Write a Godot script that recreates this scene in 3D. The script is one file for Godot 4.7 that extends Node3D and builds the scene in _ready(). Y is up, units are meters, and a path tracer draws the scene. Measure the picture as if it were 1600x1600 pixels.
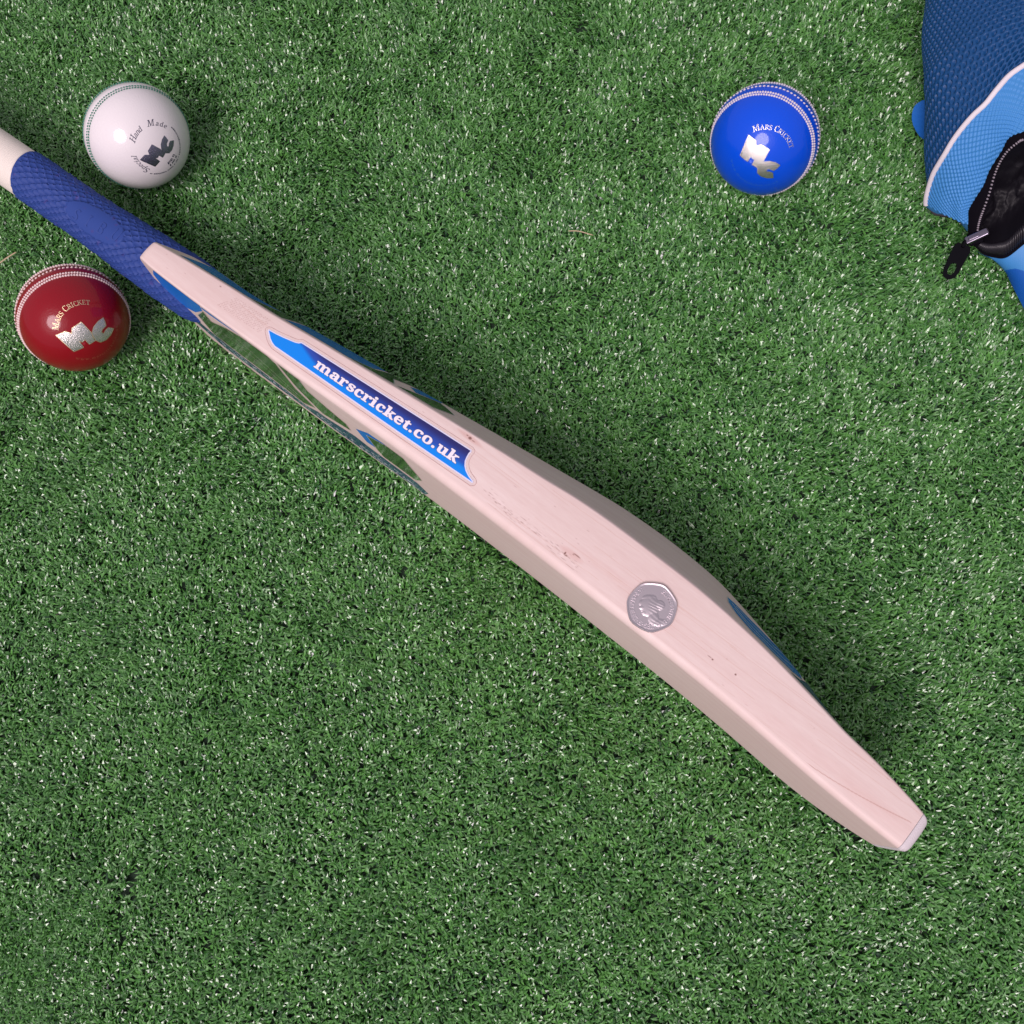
extends Node3D
# Close-up: a cricket bat standing on its edge on artificial turf with three balls and the end of a bag.
# Shapes are written in millimetres and scaled by MM when they become meshes.

const MM := 0.001
var rng := RandomNumberGenerator.new()
var serif: SystemFont
var walls := 0.0   # height of the side walls that put_tri adds (raised lettering)
var serif_plain: SystemFont


func _ready() -> void:
	# ---------------------------------------------------------------- camera, sky, sun, exposure
	var cam := Camera3D.new()
	cam.name = "camera"
	cam.fov = 53.054
	cam.near = 0.02
	cam.far = 60.0
	var right := Vector3(0.9972486, -0.0741299, 0.0)
	var down := Vector3(-0.0189421, -0.2548223, 0.9668024)
	var fwd := Vector3(-0.0716689, -0.9641423, -0.2555253)
	cam.transform = Transform3D(Basis(right, -down, -fwd).orthonormalized(), Vector3(0.0, 0.65483, 0.0))
	add_child(cam)
	cam.current = true

	var env := Environment.new()
	env.background_mode = Environment.BG_SKY
	var sky_mat := ProceduralSkyMaterial.new()
	sky_mat.sky_top_color = Color(0.69, 0.67, 0.71)
	sky_mat.sky_horizon_color = Color(0.66, 0.64, 0.66)
	sky_mat.sky_curve = 0.2
	sky_mat.ground_bottom_color = Color(0.18, 0.22, 0.18)
	sky_mat.ground_horizon_color = Color(0.5, 0.5, 0.5)
	sky_mat.sun_angle_max = 1.0
	var sky := Sky.new()
	sky.sky_material = sky_mat
	env.sky = sky
	env.background_energy_multiplier = 1.0
	env.tonemap_mode = Environment.TONE_MAPPER_LINEAR
	env.tonemap_exposure = 0.95
	env.sdfgi_enabled = true
	env.ssao_enabled = true
	env.ssil_enabled = true
	var we := WorldEnvironment.new()
	we.name = "world_environment"
	we.environment = env
	add_child(we)

	var sun := DirectionalLight3D.new()
	sun.name = "soft_sun"
	sun.light_color = Color(1.0, 0.94, 0.96)
	sun.light_energy = 0.86
	sun.light_angular_distance = 28.0
	sun.shadow_enabled = true
	add_child(sun)
	sun.look_at_from_position(Vector3(-0.26, 0.80, 0.54), Vector3.ZERO, Vector3.UP)

	rng.seed = 7
	serif = SystemFont.new()
	serif.font_names = PackedStringArray(["Droid Serif"])
	serif.font_weight = 700
	serif_plain = SystemFont.new()
	serif_plain.font_names = PackedStringArray(["Droid Serif"])
	serif_plain.font_weight = 400

	build_turf()
	build_bat()
	build_coin()
	build_balls()
	build_bag()
	build_litter()


# ==================================================================== helpers
func mat(c: Color, rough := 0.6, metal := 0.0, spec := 0.5) -> StandardMaterial3D:
	# c is a linear (real-world) base colour
	var m := StandardMaterial3D.new()
	m.albedo_color = c.linear_to_srgb()
	m.roughness = rough
	m.metallic = metal
	m.metallic_specular = spec
	return m


func vmat(rough := 0.6, spec := 0.5) -> StandardMaterial3D:
	var m := mat(Color(1, 1, 1), rough, 0.0, spec)
	m.vertex_color_use_as_albedo = true
	return m


func thing(called: String, label: String, category: String, at := Vector3.ZERO, group := "") -> Node3D:
	var o := Node3D.new()
	o.name = called
	add_child(o, true)
	o.position = at * MM
	o.set_meta("label", label)
	o.set_meta("category", category)
	if group:
		o.set_meta("group", group)
	return o


func part(called: String, mesh: Mesh, m: Material, parent: Node3D, stuff := false) -> MeshInstance3D:
	var o := MeshInstance3D.new()
	o.name = called
	o.mesh = mesh
	if m:
		o.material_override = m
	parent.add_child(o, true)
	if stuff:
		o.set_meta("kind", "stuff")
	return o


func commit(v: PackedVector3Array, n: PackedVector3Array, idx: PackedInt32Array, uv := PackedVector2Array(), col := PackedColorArray()) -> ArrayMesh:
	var vs := PackedVector3Array()
	vs.resize(v.size())
	for i in v.size():
		vs[i] = v[i] * MM
	var a := []
	a.resize(Mesh.ARRAY_MAX)
	a[Mesh.ARRAY_VERTEX] = vs
	if n.size():
		a[Mesh.ARRAY_NORMAL] = n
	if uv.size():
		a[Mesh.ARRAY_TEX_UV] = uv
	if col.size():
		a[Mesh.ARRAY_COLOR] = col
	a[Mesh.ARRAY_INDEX] = idx
	var am := ArrayMesh.new()
	am.add_surface_from_arrays(Mesh.PRIMITIVE_TRIANGLES, a)
	return am


func grid(nu: int, nv: int, f: Callable, wrap_u := false, wrap_v := false, flip: Variant = false, fuv = null, fcol = null) -> ArrayMesh:
	# f(i, j) gives a point in mm; smooth normals; the outside is where du x dv points (or the other way with flip, or the side that flip, a direction, looks to)
	var v := PackedVector3Array()
	var uv := PackedVector2Array()
	var col := PackedColorArray()
	for i in nu:
		for j in nv:
			v.append(f.call(i, j))
			if fuv != null:
				uv.append(fuv.call(i, j))
			if fcol != null:
				col.append(fcol.call(i, j))
	var n := PackedVector3Array()
	n.resize(v.size())
	for i in nu:
		for j in nv:
			var i0 := i - 1
			var i1 := i + 1
			var j0 := j - 1
			var j1 := j + 1
			if wrap_u:
				i0 = posmod(i0, nu)
				i1 = i1 % nu
			else:
				i0 = maxi(i0, 0)
				i1 = mini(i1, nu - 1)
			if wrap_v:
				j0 = posmod(j0, nv)
				j1 = j1 % nv
			else:
				j0 = maxi(j0, 0)
				j1 = mini(j1, nv - 1)
			var du := v[i1 * nv + j] - v[i0 * nv + j]
			var dv := v[i * nv + j1] - v[i * nv + j0]
			var c := du.cross(dv)
			if c.length() < 1e-9:
				c = Vector3.UP
			n[i * nv + j] = c.normalized()
	var turned := false
	if flip is Vector3:
		var sum := Vector3.ZERO
		for q in n:
			sum += q
		turned = sum.dot(flip) < 0.0
	else:
		turned = flip
	if turned:
		for i in n.size():
			n[i] = -n[i]
	var idx := PackedInt32Array()
	for i in (nu if wrap_u else nu - 1):
		for j in (nv if wrap_v else nv - 1):
			var a := i * nv + j
			var b := ((i + 1) % nu) * nv + j
			var c2 := ((i + 1) % nu) * nv + (j + 1) % nv
			var d := i * nv + (j + 1) % nv
			if turned:
				idx.append_array([a, b, c2, a, c2, d])
			else:
				idx.append_array([a, c2, b, a, d, c2])
	return commit(v, n, idx, uv, col)


func surf_n(f: Callable, p: Vector2, flip: bool) -> Vector3:
	var e := 0.25
	var du: Vector3 = f.call(p + Vector2(e, 0)) - f.call(p - Vector2(e, 0))
	var dv: Vector3 = f.call(p + Vector2(0, e)) - f.call(p - Vector2(0, e))
	var c := du.cross(dv).normalized()
	return -c if flip else c


class Tris:
	var v := PackedVector3Array()
	var n := PackedVector3Array()
	var uv := PackedVector2Array()
	var col := PackedColorArray()

	func tri(a: Vector3, b: Vector3, c: Vector3, na: Vector3, nb: Vector3, nc: Vector3, ua := Vector2.ZERO, ub := Vector2.ZERO, uc := Vector2.ZERO) -> void:
		if (c - a).cross(b - a).dot(na + nb + nc) >= 0.0:
			v.append_array([a, b, c])
			n.append_array([na, nb, nc])
			uv.append_array([ua, ub, uc])
		else:
			v.append_array([a, c, b])
			n.append_array([na, nc, nb])
			uv.append_array([ua, uc, ub])

	func mesh() -> ArrayMesh:
		var a := []
		a.resize(Mesh.ARRAY_MAX)
		var vs := PackedVector3Array()
		vs.resize(v.size())
		for i in v.size():
			vs[i] = v[i] * 0.001
		a[Mesh.ARRAY_VERTEX] = vs
		a[Mesh.ARRAY_NORMAL] = n
		a[Mesh.ARRAY_TEX_UV] = uv
		var am := ArrayMesh.new()
		am.add_surface_from_arrays(Mesh.PRIMITIVE_TRIANGLES, a)
		return am


func drape(t: Tris, poly: PackedVector2Array, f: Callable, off: float, cell: float, flip := false, uvr := Rect2(0, 0, 1, 1)) -> void:
	# lays a flat outline over the surface f, cut into cells so that it follows the surface
	var lo := poly[0]
	var hi := poly[0]
	for q in poly:
		lo = lo.min(q)
		hi = hi.max(q)
	var x := lo.x
	while x < hi.x:
		var y := lo.y
		while y < hi.y:
			var r := PackedVector2Array([Vector2(x, y), Vector2(x + cell, y), Vector2(x + cell, y + cell), Vector2(x, y + cell)])
			for piece in Geometry2D.intersect_polygons(poly, r):
				flat_tris(t, piece, f, off, flip, uvr)
			y += cell
		x += cell


func flat_tris(t: Tris, piece: PackedVector2Array, f: Callable, off: float, flip: bool, uvr: Rect2) -> void:
	var ix := Geometry2D.triangulate_polygon(piece)
	for k in range(0, ix.size(), 3):
		var q := [piece[ix[k]], piece[ix[k + 1]], piece[ix[k + 2]]]
		put_tri(t, q, f, off, flip, uvr)


func put_tri(t: Tris, q: Array, f: Callable, off: float, flip: bool, uvr: Rect2) -> void:
	var w := []
	var nn := []
	var u := []
	for p in q:
		var nrm := surf_n(f, p, flip)
		nn.append(nrm)
		w.append(f.call(p) + nrm * off)
		u.append(Vector2((p.x - uvr.position.x) / uvr.size.x, 1.0 - (p.y - uvr.position.y) / uvr.size.y))
	t.tri(w[0], w[1], w[2], nn[0], nn[1], nn[2], u[0], u[1], u[2])
	if walls > 0.0:
		for e in 3:
			var a: Vector3 = w[e]
			var b: Vector3 = w[(e + 1) % 3]
			var mid: Vector3 = (w[0] + w[1] + w[2]) / 3.0
			var side: Vector3 = nn[e].cross((b - a).normalized())
			if side.dot(a - mid) < 0.0:
				side = -side
			t.tri(a, b, b - nn[e] * walls, side, side, side)
			t.tri(a, b - nn[e] * walls, a - nn[e] * walls, side, side, side)


func ribbon(t: Tris, line: PackedVector2Array, closed: bool, width: float, f: Callable, off: float, flip := false) -> void:
	var m := line.size()
	for i in (m if closed else m - 1):
		var a := line[i]
		var b := line[(i + 1) % m]
		var ln := a.distance_to(b)
		if ln < 1e-4:
			continue
		var side := (b - a).normalized().orthogonal() * width * 0.5
		var steps := maxi(1, int(ln / 3.0))
		for s in steps:
			var p := a.lerp(b, float(s) / steps)
			var q := a.lerp(b, float(s + 1) / steps)
			put_tri(t, [p - side, q - side, q + side], f, off, flip, Rect2(0, 0, 1, 1))
			put_tri(t, [p - side, q + side, p + side], f, off, flip, Rect2(0, 0, 1, 1))


func glyphs(text: String, font: Font, em: float) -> Array:
	# triangles (three Vector2 each, mm) of a line of text that starts at the origin
	var tm := TextMesh.new()
	tm.text = text
	tm.font = font
	tm.font_size = 64
	tm.pixel_size = em / 64.0
	tm.depth = 0.0
	tm.curve_step = 3.0
	tm.horizontal_alignment = HORIZONTAL_ALIGNMENT_LEFT
	tm.vertical_alignment = VERTICAL_ALIGNMENT_BOTTOM
	var out := []
	if tm.get_surface_count() == 0:
		return out
	var a := tm.surface_get_arrays(0)
	var v: PackedVector3Array = a[Mesh.ARRAY_VERTEX]
	var ix: PackedInt32Array = a[Mesh.ARRAY_INDEX]
	var base := font.get_descent(64) * em / 64.0
	for k in range(0, ix.size(), 3):
		var q := [v[ix[k]], v[ix[k + 1]], v[ix[k + 2]]]
		out.append([Vector2(q[0].x, q[0].y - base), Vector2(q[1].x, q[1].y - base), Vector2(q[2].x, q[2].y - base)])
	return out


func arc_text(t: Tris, text: String, font: Font, em: float, radius: float, a0: float, a1: float, inward: bool, f: Callable, off: float, shear := 0.0, caps := 1.0) -> void:
	# letters along a circle, from angle a0 to a1 (degrees); inward: the tops point to the centre
	var adv := []
	var total := 0.0
	for i in text.length():
		var e := em * (caps if i == 0 or text[maxi(i - 1, 0)] == " " else 1.0)
		var w := font.get_string_size(text[i], HORIZONTAL_ALIGNMENT_LEFT, -1, 64).x * e / 64.0
		adv.append([w, e])
		total += w
	var at := 0.0
	for i in text.length():
		var mid: float = at + adv[i][0] * 0.5
		var ang := deg_to_rad(lerpf(a0, a1, mid / total))
		var rad := Vector2(cos(ang), sin(ang))
		var up := -rad if inward else rad
		var rt := Vector2(up.y, -up.x)
		if text[i] != " ":
			for q in glyphs(text[i], font, adv[i][1]):
				var w3 := []
				for p in q:
					w3.append(rad * radius + rt * (p.x - adv[i][0] * 0.5 + p.y * shear) + up * p.y)
				put_tri(t, w3, f, off, false, Rect2(0, 0, 1, 1))
		at += adv[i][0]


func interp(k: Array, x: float) -> float:
	# smooth interpolation through [x, y] knots
	var n := k.size()
	if x <= k[0][0]:
		return k[0][1]
	if x >= k[n - 1][0]:
		return k[n - 1][1]
	var i := 0
	while k[i + 1][0] < x:
		i += 1
	var h: float = k[i + 1][0] - k[i][0]
	var s: float = (x - k[i][0]) / h
	var m0: float = (k[i + 1][1] - k[maxi(i - 1, 0)][1]) / (k[i + 1][0] - k[maxi(i - 1, 0)][0])
	var m1: float = (k[mini(i + 2, n - 1)][1] - k[i][1]) / (k[mini(i + 2, n - 1)][0] - k[i][0])
	var s2 := s * s
	var s3 := s2 * s
	return (2 * s3 - 3 * s2 + 1) * k[i][1] + (s3 - 2 * s2 + s) * h * m0 + (3 * s2 - 2 * s3) * k[i + 1][1] + (s3 - s2) * h * m1


func poly(a: Array) -> PackedVector2Array:
	var p := PackedVector2Array()
	for q in a:
		p.append(Vector2(q[0], q[1]))
	return p


func line3(pts: Array, s: float) -> Vector3:
	# a smooth curve through points [x, y, z] in mm; s in 0..1
	var n := pts.size()
	var x := clampf(s, 0.0, 1.0) * (n - 1)
	var i := mini(int(x), n - 2)
	var t := x - i
	var p0: Array = pts[maxi(i - 1, 0)]
	var p1: Array = pts[i]
	var p2: Array = pts[i + 1]
	var p3: Array = pts[mini(i + 2, n - 1)]
	return Vector3(p1[0], p1[1], p1[2]).cubic_interpolate(Vector3(p2[0], p2[1], p2[2]), Vector3(p0[0], p0[1], p0[2]), Vector3(p3[0], p3[1], p3[2]), t)


func tube(path: PackedVector3Array, radius: float, sides: int, squash := 1.0, closed := false) -> ArrayMesh:
	var n := path.size()
	return grid(n, sides, func(i: int, j: int) -> Vector3:
		var a := path[(i - 1 + n) % n if closed else maxi(i - 1, 0)]
		var b := path[(i + 1) % n if closed else mini(i + 1, n - 1)]
		var d := (b - a).normalized()
		var s := d.cross(Vector3.UP)
		if s.length() < 0.05:
			s = d.cross(Vector3.RIGHT)
		s = s.normalized()
		var u := s.cross(d)
		var g := TAU * j / sides
		var taper := 1.0
		if not closed and (i == 0 or i == n - 1):
			taper = 0.05
		return path[i] + (s * cos(g) + u * sin(g) * squash) * radius * taper, closed, true, true)


# ==================================================================== turf
func in_bat(x: float, z: float) -> bool:
	var q := Vector2(x + 263.65, z + 306.51)
	var l := q.x * 0.77695 + q.y * 0.62956
	var d := q.x * 0.62956 - q.y * 0.77695
	return l > -5.0 and l < 543.0 and d > interp(FACE, l) + 1.2 and d < interp(EDGE, l) - 0.5


func beside_bat(x: float, z: float) -> bool:
	# the pile is pushed aside and stands up along the foot of the bat
	var q := Vector2(x + 263.65, z + 306.51)
	var l := q.x * 0.77695 + q.y * 0.62956
	var d := q.x * 0.62956 - q.y * 0.77695
	return l > 0.0 and l < 540.0 and d > interp(FACE, l) - 3.5 and d < interp(FACE, l) + 4.0


func near_crease(p: Vector2) -> float:
	var best := 99.0
	for c in CREASES:
		for i in c.size() - 1:
			var a := Vector2(c[i][0], c[i][1])
			var b := Vector2(c[i + 1][0], c[i + 1][1])
			best = minf(best, Geometry2D.get_closest_point_to_segment(p, a, b).distance_to(p))
	return best


const CREASES := [[[-361, 68], [-347, 77], [-332, 86], [-320, 97], [-310, 97], [-299, 90], [-294, 79], [-290, 62], [-284, 46]]]


func blades(x0f: Callable, x1f: Callable, z0: float, z1: float, per_tuft: int, whole: bool) -> ArrayMesh:
	var lean := FastNoiseLite.new()
	lean.seed = 11
	lean.frequency = 0.010
	lean.fractal_octaves = 2
	var tone := FastNoiseLite.new()
	tone.seed = 23
	tone.frequency = 0.035
	tone.fractal_octaves = 3
	var bare := FastNoiseLite.new()
	bare.seed = 41
	bare.frequency = 0.11
	bare.fractal_octaves = 2
	var v := PackedVector3Array()
	var col := PackedColorArray()
	var idx := PackedInt32Array()
	var row := 3.3
	var pitch := 3.7
	var z := z0
	var odd := 0.0
	while z < z1:
		var x: float = x0f.call(z) + odd
		var xe: float = x1f.call(z)
		while x < xe:
			var tx := x + rng.randf_range(-1.0, 1.0)
			var tz := z + rng.randf_range(-0.6, 0.6)
			x += pitch
			var sparse := bare.get_noise_2d(tx, tz)
			var lx := lean.get_noise_2d(tx, tz)
			var lz := lean.get_noise_2d(tx + 900.0, tz - 700.0)
			var bias := Vector2(lx, lz) * 1.3
			if whole:
				bias += Vector2(0.55, -0.12) * smoothstep(20.0, 240.0, tx)
			var tn := tone.get_noise_2d(tx, tz)
			var count := per_tuft
			if whole and sparse < -0.42:
				count = maxi(1, per_tuft / 3)
			var crease := 99.0
			if whole and tz > 30.0 and tx < -250.0:
				crease = near_crease(Vector2(tx, tz))
				if crease < 1.2:
					continue
			for b in count:
				var bx := tx + rng.randf_range(-1.3, 1.3)
				var bz := tz + rng.randf_range(-1.3, 1.3)
				if whole and in_bat(bx, bz):
					continue
				var az := rng.randf() * TAU
				var dir := (Vector2(cos(az), sin(az)) + bias).normalized()
				var d3 := Vector3(dir.x, 0, dir.y)
				var tw := rng.randf_range(-0.9, 0.9)
				var side := (Vector3(-dir.y, 0, dir.x) * cos(tw) + d3 * sin(tw) * 0.6 + Vector3.UP * sin(tw) * 0.55).normalized()
				var ln := rng.randf_range(6.4, 9.8)
				if crease < 4.0:
					ln *= 0.8
				if whole and beside_bat(bx, bz):
					ln = rng.randf_range(9.5, 13.0)
				var e0 := rng.randf_range(0.8, 1.48)
				var e1 := e0 - rng.randf_range(0.15, 0.8)
				var e2 := e1 - rng.randf_range(0.1, 0.9)
				var wd := rng.randf_range(0.45, 0.80)
				var p0 := Vector3(bx, -8.0, bz)
				var p1 := p0 + (d3 * cos(e0) + Vector3.UP * sin(e0)) * ln * 0.42
				var p2 := p1 + (d3 * cos(e1) + Vector3.UP * sin(e1)) * ln * 0.32
				var p3 := p2 + (d3 * cos(e2) + Vector3.UP * sin(e2)) * ln * 0.26
				var side2 := side.rotated(d3, rng.randf_range(-0.35, 0.35))
				var o := v.size()
				v.append_array([(p0 - side * wd * 0.8) * MM, (p0 + side * wd * 0.8) * MM, (p1 - side * wd) * MM, (p1 + side * wd) * MM, (p2 - side2 * wd) * MM, (p2 + side2 * wd) * MM, p3 * MM])
				var g := clampf(0.5 + tn * 0.5 + rng.randf_range(-0.5, 0.5), 0.0, 1.0)
				var c := Color(0.043, 0.158, 0.030).lerp(Color(0.119, 0.330, 0.070), g)
				var u := rng.randf()
				if u < 0.10:
					c = Color(0.17, 0.36, 0.13)
				elif u < 0.14:
					c = Color(0.014, 0.065, 0.018)
				for k in 7:
					col.append(c)
				idx.append_array([o, o + 2, o + 1, o + 1, o + 2, o + 3, o + 2, o + 4, o + 3, o + 3, o + 4, o + 5, o + 4, o + 6, o + 5])
		z += row
		odd = pitch * 0.5 - odd
	var a := []
	a.resize(Mesh.ARRAY_MAX)
	a[Mesh.ARRAY_VERTEX] = v
	a[Mesh.ARRAY_COLOR] = col
	a[Mesh.ARRAY_INDEX] = idx
	var am := ArrayMesh.new()
	am.add_surface_from_arrays(Mesh.PRIMITIVE_TRIANGLES, a)
	return am


func left_of(z: float) -> float:
	return -430.0 + (z + 604.0) * 0.1315 - 75.0


func right_of(z: float) -> float:
	return 326.0 - (z + 553.0) * 0.1226 + 45.0


func build_turf() -> void:
	var ground := MeshInstance3D.new()
	ground.name = "ground"
	var pm := PlaneMesh.new()
	pm.size = Vector2(40, 40)
	ground.mesh = pm
	ground.position.y = -0.008
	ground.material_override = mat(Color(0.012, 0.03, 0.014), 0.9)
	ground.set_meta("kind", "structure")
	ground.set_meta("label", "dark woven backing of the artificial turf under everything")
	ground.set_meta("category", "turf backing")
	add_child(ground)

	var grass := Node3D.new()
	grass.name = "grass"
	grass.set_meta("kind", "stuff")
	grass.set_meta("label", "short glossy green artificial grass covering the whole ground")
	grass.set_meta("category", "grass")
	add_child(grass)
	var gm := vmat(0.27, 0.75)
	var field := blades(left_of, right_of, -655.0, 190.0, 6, true)
	part("blades", field, gm, grass, true)
	# the same turf goes on round about
	var tile := blades(func(_z: float) -> float: return -60.0, func(_z: float) -> float: return 60.0, -60.0, 60.0, 6, false)
	var spots := []
	for i in range(-10, 11):
		for j in range(-10, 11):
			var cx := i * 120.0
			var cz := j * 120.0 - 232.0
			if cz > -720.0 and cz < 250.0 and cx > left_of(cz) - 62.0 and cx < right_of(cz) + 62.0:
				var inside := cz - 60.0 > -655.0 and cz + 60.0 < 190.0 and cx - 60.0 > left_of(cz) and cx + 60.0 < right_of(cz)
				if inside or cz - 60.0 > -655.0 and cz + 60.0 < 190.0 and absf(cx) < 300.0:
					continue
			spots.append(Vector2(cx, cz))
	var mm := MultiMesh.new()
	mm.transform_format = MultiMesh.TRANSFORM_3D
	mm.mesh = tile
	mm.instance_count = spots.size()
	for i in spots.size():
		var b := Basis(Vector3.UP, PI * 0.5 * rng.randi_range(0, 3))
		mm.set_instance_transform(i, Transform3D(b, Vector3(spots[i].x * MM, -0.0003, spots[i].y * MM)))
	var mi := MultiMeshInstance3D.new()
	mi.name = "blades"
	mi.multimesh = mm
	mi.material_override = gm
	mi.set_meta("kind", "stuff")
	grass.add_child(mi, true)


# ==================================================================== bat
# l: along the blade from the shoulder to the toe, w: across the blade, d: from the hitting face to the back (mm)
const FACE := [[-30, 2.0], [-12, 0.8], [0, 0.0], [40, 0.2], [80, 1.2], [120, 2.0], [160, 3.6], [200, 4.9], [250, 5.6], [300, 5.8], [350, 5.6], [400, 5.2], [440, 3.8], [480, 1.4], [510, 0.3], [545, 0.0]]
const EDGE := [[-30, 13.0], [-12, 14.3], [13, 17.3], [50, 20.9], [81, 23.3], [117, 27.4], [152, 31.0], [192, 35.2], [221, 37.9], [254, 41.0], [275, 42.6], [296, 44.7], [318, 45.7], [340, 45.8], [376, 45.4], [393, 44.4], [412, 42.6], [429, 40.5], [457, 36.0], [484, 31.1], [505, 28.4], [526, 24.5], [538, 21.8], [546, 19.5]]
const SPINE := [[-30, 29.0], [-12, 31.0], [7, 32.9], [36, 33.9], [68, 37.7], [113, 43.7], [150, 48.2], [186, 53.0], [229, 58.4], [269, 63.1], [308, 67.5], [330, 68.7], [352, 68.9], [384, 67.0], [411, 61.8], [447, 53.0], [474, 44.6], [505, 34.0], [538, 23.5], [546, 20.5]]
const HALF := [[-21, 17.0], [-20.3, 19.0], [-19.3, 25.0], [-18, 34.0], [-16.2, 43.5], [-14.5, 49.5], [-12.5, 52.8], [-10, 53.8], [-6, 54.0], [535, 54.0], [546, 54.0]]
const LOW := [[20, 0.0], [90, 3.0], [150, 5.0], [430, 5.0], [455, 5.6], [475, 7.5], [492, 10.0], [507, 17.0], [520, 26.0], [530, 36.0], [537, 45.0], [546, 56.0]]   # how far the toe is rounded off below
const ROUND_LOW := [[-21, 1.5], [60, 3.0], [150, 7.0], [240, 10.0], [546, 10.0]]
const ROUND := [[-21, 1.5], [60, 1.6], [150, 4.0], [220, 5.5], [400, 5.0], [480, 4.2], [546, 3.5]]


func half_at(l: float) -> float:
	if l < -21.0:
		return 17.0
	var i := 0
	while i < HALF.size() - 2 and HALF[i + 1][0] < l:
		i += 1
	return lerpf(HALF[i][1], HALF[i + 1][1], clampf((l - HALF[i][0]) / (HALF[i + 1][0] - HALF[i][0]), 0.0, 1.0))


func back_d(l: float, w: float) -> float:
	var t := clampf(absf(w) / half_at(l), 0.0, 1.0)
	var soft := sqrt(t * t + 0.012) - 0.1095
	soft /= sqrt(1.012) - 0.1095
	return lerpf(interp(SPINE, l), interp(EDGE, l), pow(soft, 1.04))


func face_d(l: float, w: float) -> float:
	var t := w / 54.0
	return interp(FACE, l) - 0.7 * (1.0 - t * t)


func on_face(p: Vector2) -> Vector3:
	return Vector3(p.x, 54.0 + p.y, -face_d(p.x, p.y))


func on_back(p: Vector2) -> Vector3:
	return Vector3(p.x, 54.0 + p.y, -back_d(p.x, p.y))


func on_edge(p: Vector2) -> Vector3:
	var f := interp(FACE, p.x)
	var b := interp(EDGE, p.x)
	var t := clampf((p.y - f) / maxf(b - f, 1.0), 0.0, 1.0) * 2.0 - 1.0
	return Vector3(p.x, 54.0 + half_at(p.x) + 0.5 * (1.0 - t * t), -p.y)


const SEC := 74


func section(l: float, k: int, shrink := 0.0) -> Vector3:
	# the k-th of SEC points round the blade at l; returns (v for the grain, w, d)
	var hw := half_at(l) - shrink
	var f := interp(FACE, l) + shrink * 0.75
	var b := interp(EDGE, l) - shrink * 0.6
	var rf := minf(interp(ROUND, l), (b - f) * 0.4)
	var rb := 1.3
	var hl := hw - (interp(LOW, l))
	var rl := minf(interp(ROUND_LOW, l), (b - f) * 0.45)
	if k < 15:   # hitting face, from the lower edge up
		var w := lerpf(-hl + rl, hw - rf, k / 14.0)
		return Vector3(lerpf(0.01, 0.33, (w + 54.0) / 108.0), w, f - 0.7 * (1.0 - pow(w / 54.0, 2.0)) + (shrink * 0.0))
	if k < 21:
		var g := (k - 14) / 7.0 * PI * 0.5
		return Vector3(0.345 + (f + rf * (1.0 - sin(g))) * 0.0001, hw - rf + rf * sin(g), f + rf * (1.0 - cos(g)))
	if k < 33:
		var t := (k - 21) / 11.0
		var d := lerpf(f + rf, b - rb, t)
		return Vector3(0.36 + d / 60.0 * 0.18, hw + 0.5 * (1.0 - pow(t * 2.0 - 1.0, 2.0)), d)
	if k < 36:
		var g := (k - 32) / 4.0 * PI * 0.5
		return Vector3(0.36 + (b - rb + rb * sin(g)) / 60.0 * 0.18, hw - rb + rb * cos(g), b - rb + rb * sin(g))
	if k < 53:
		var w := lerpf(hw - rb, -hl + rb, (k - 36) / 16.0)
		return Vector3(lerpf(0.58, 0.84, (54.0 - w) / 108.0), w, back_d(l, w * half_at(l) / hw) - shrink * 0.6)
	if k < 56:
		var g := (1.0 - (k - 52) / 4.0) * PI * 0.5
		return Vector3(0.85, -hl + rb - rb * cos(g), b - rb + rb * sin(g))
	if k < 68:
		var t := 1.0 - (k - 56) / 11.0
		var d := lerpf(f + rl, b - rb, t)
		return Vector3(0.86 + (50.0 - d) / 60.0 * 0.1, -hl - 0.5 * (1.0 - pow(t * 2.0 - 1.0, 2.0)), d)
	var g2 := (1.0 - (k - 67) / 7.0) * PI * 0.5
	return Vector3(0.985, -hl + rl - rl * sin(g2), f + rl * (1.0 - cos(g2)))


func blade_mesh(ls: Array, shrinks: Array) -> ArrayMesh:
	var nu := ls.size()
	return grid(nu, SEC, func(i: int, j: int) -> Vector3:
		var s := section(ls[i], j, shrinks[i])
		var l: float = ls[i]
		return Vector3(l, 54.0 + s.y, -s.z), false, true, true, func(i: int, j: int) -> Vector2:
		return Vector2((ls[i] + 25.0) / 580.0, section(ls[i], j, shrinks[i]).x))


func cap_mesh(l: float, shrink: float, towards: float) -> ArrayMesh:
	var t := Tris.new()
	var mid := Vector3(l, 54.0, -(interp(FACE, l) + interp(EDGE, l)) * 0.5)
	var nn := Vector3(towards, 0, 0)
	for k in SEC:
		var a := section(l, k, shrink)
		var b := section(l, (k + 1) % SEC, shrink)
		t.tri(mid, Vector3(l, 54.0 + a.y, -a.z), Vector3(l, 54.0 + b.y, -b.z), nn, nn, nn)
	return t.mesh()


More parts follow.
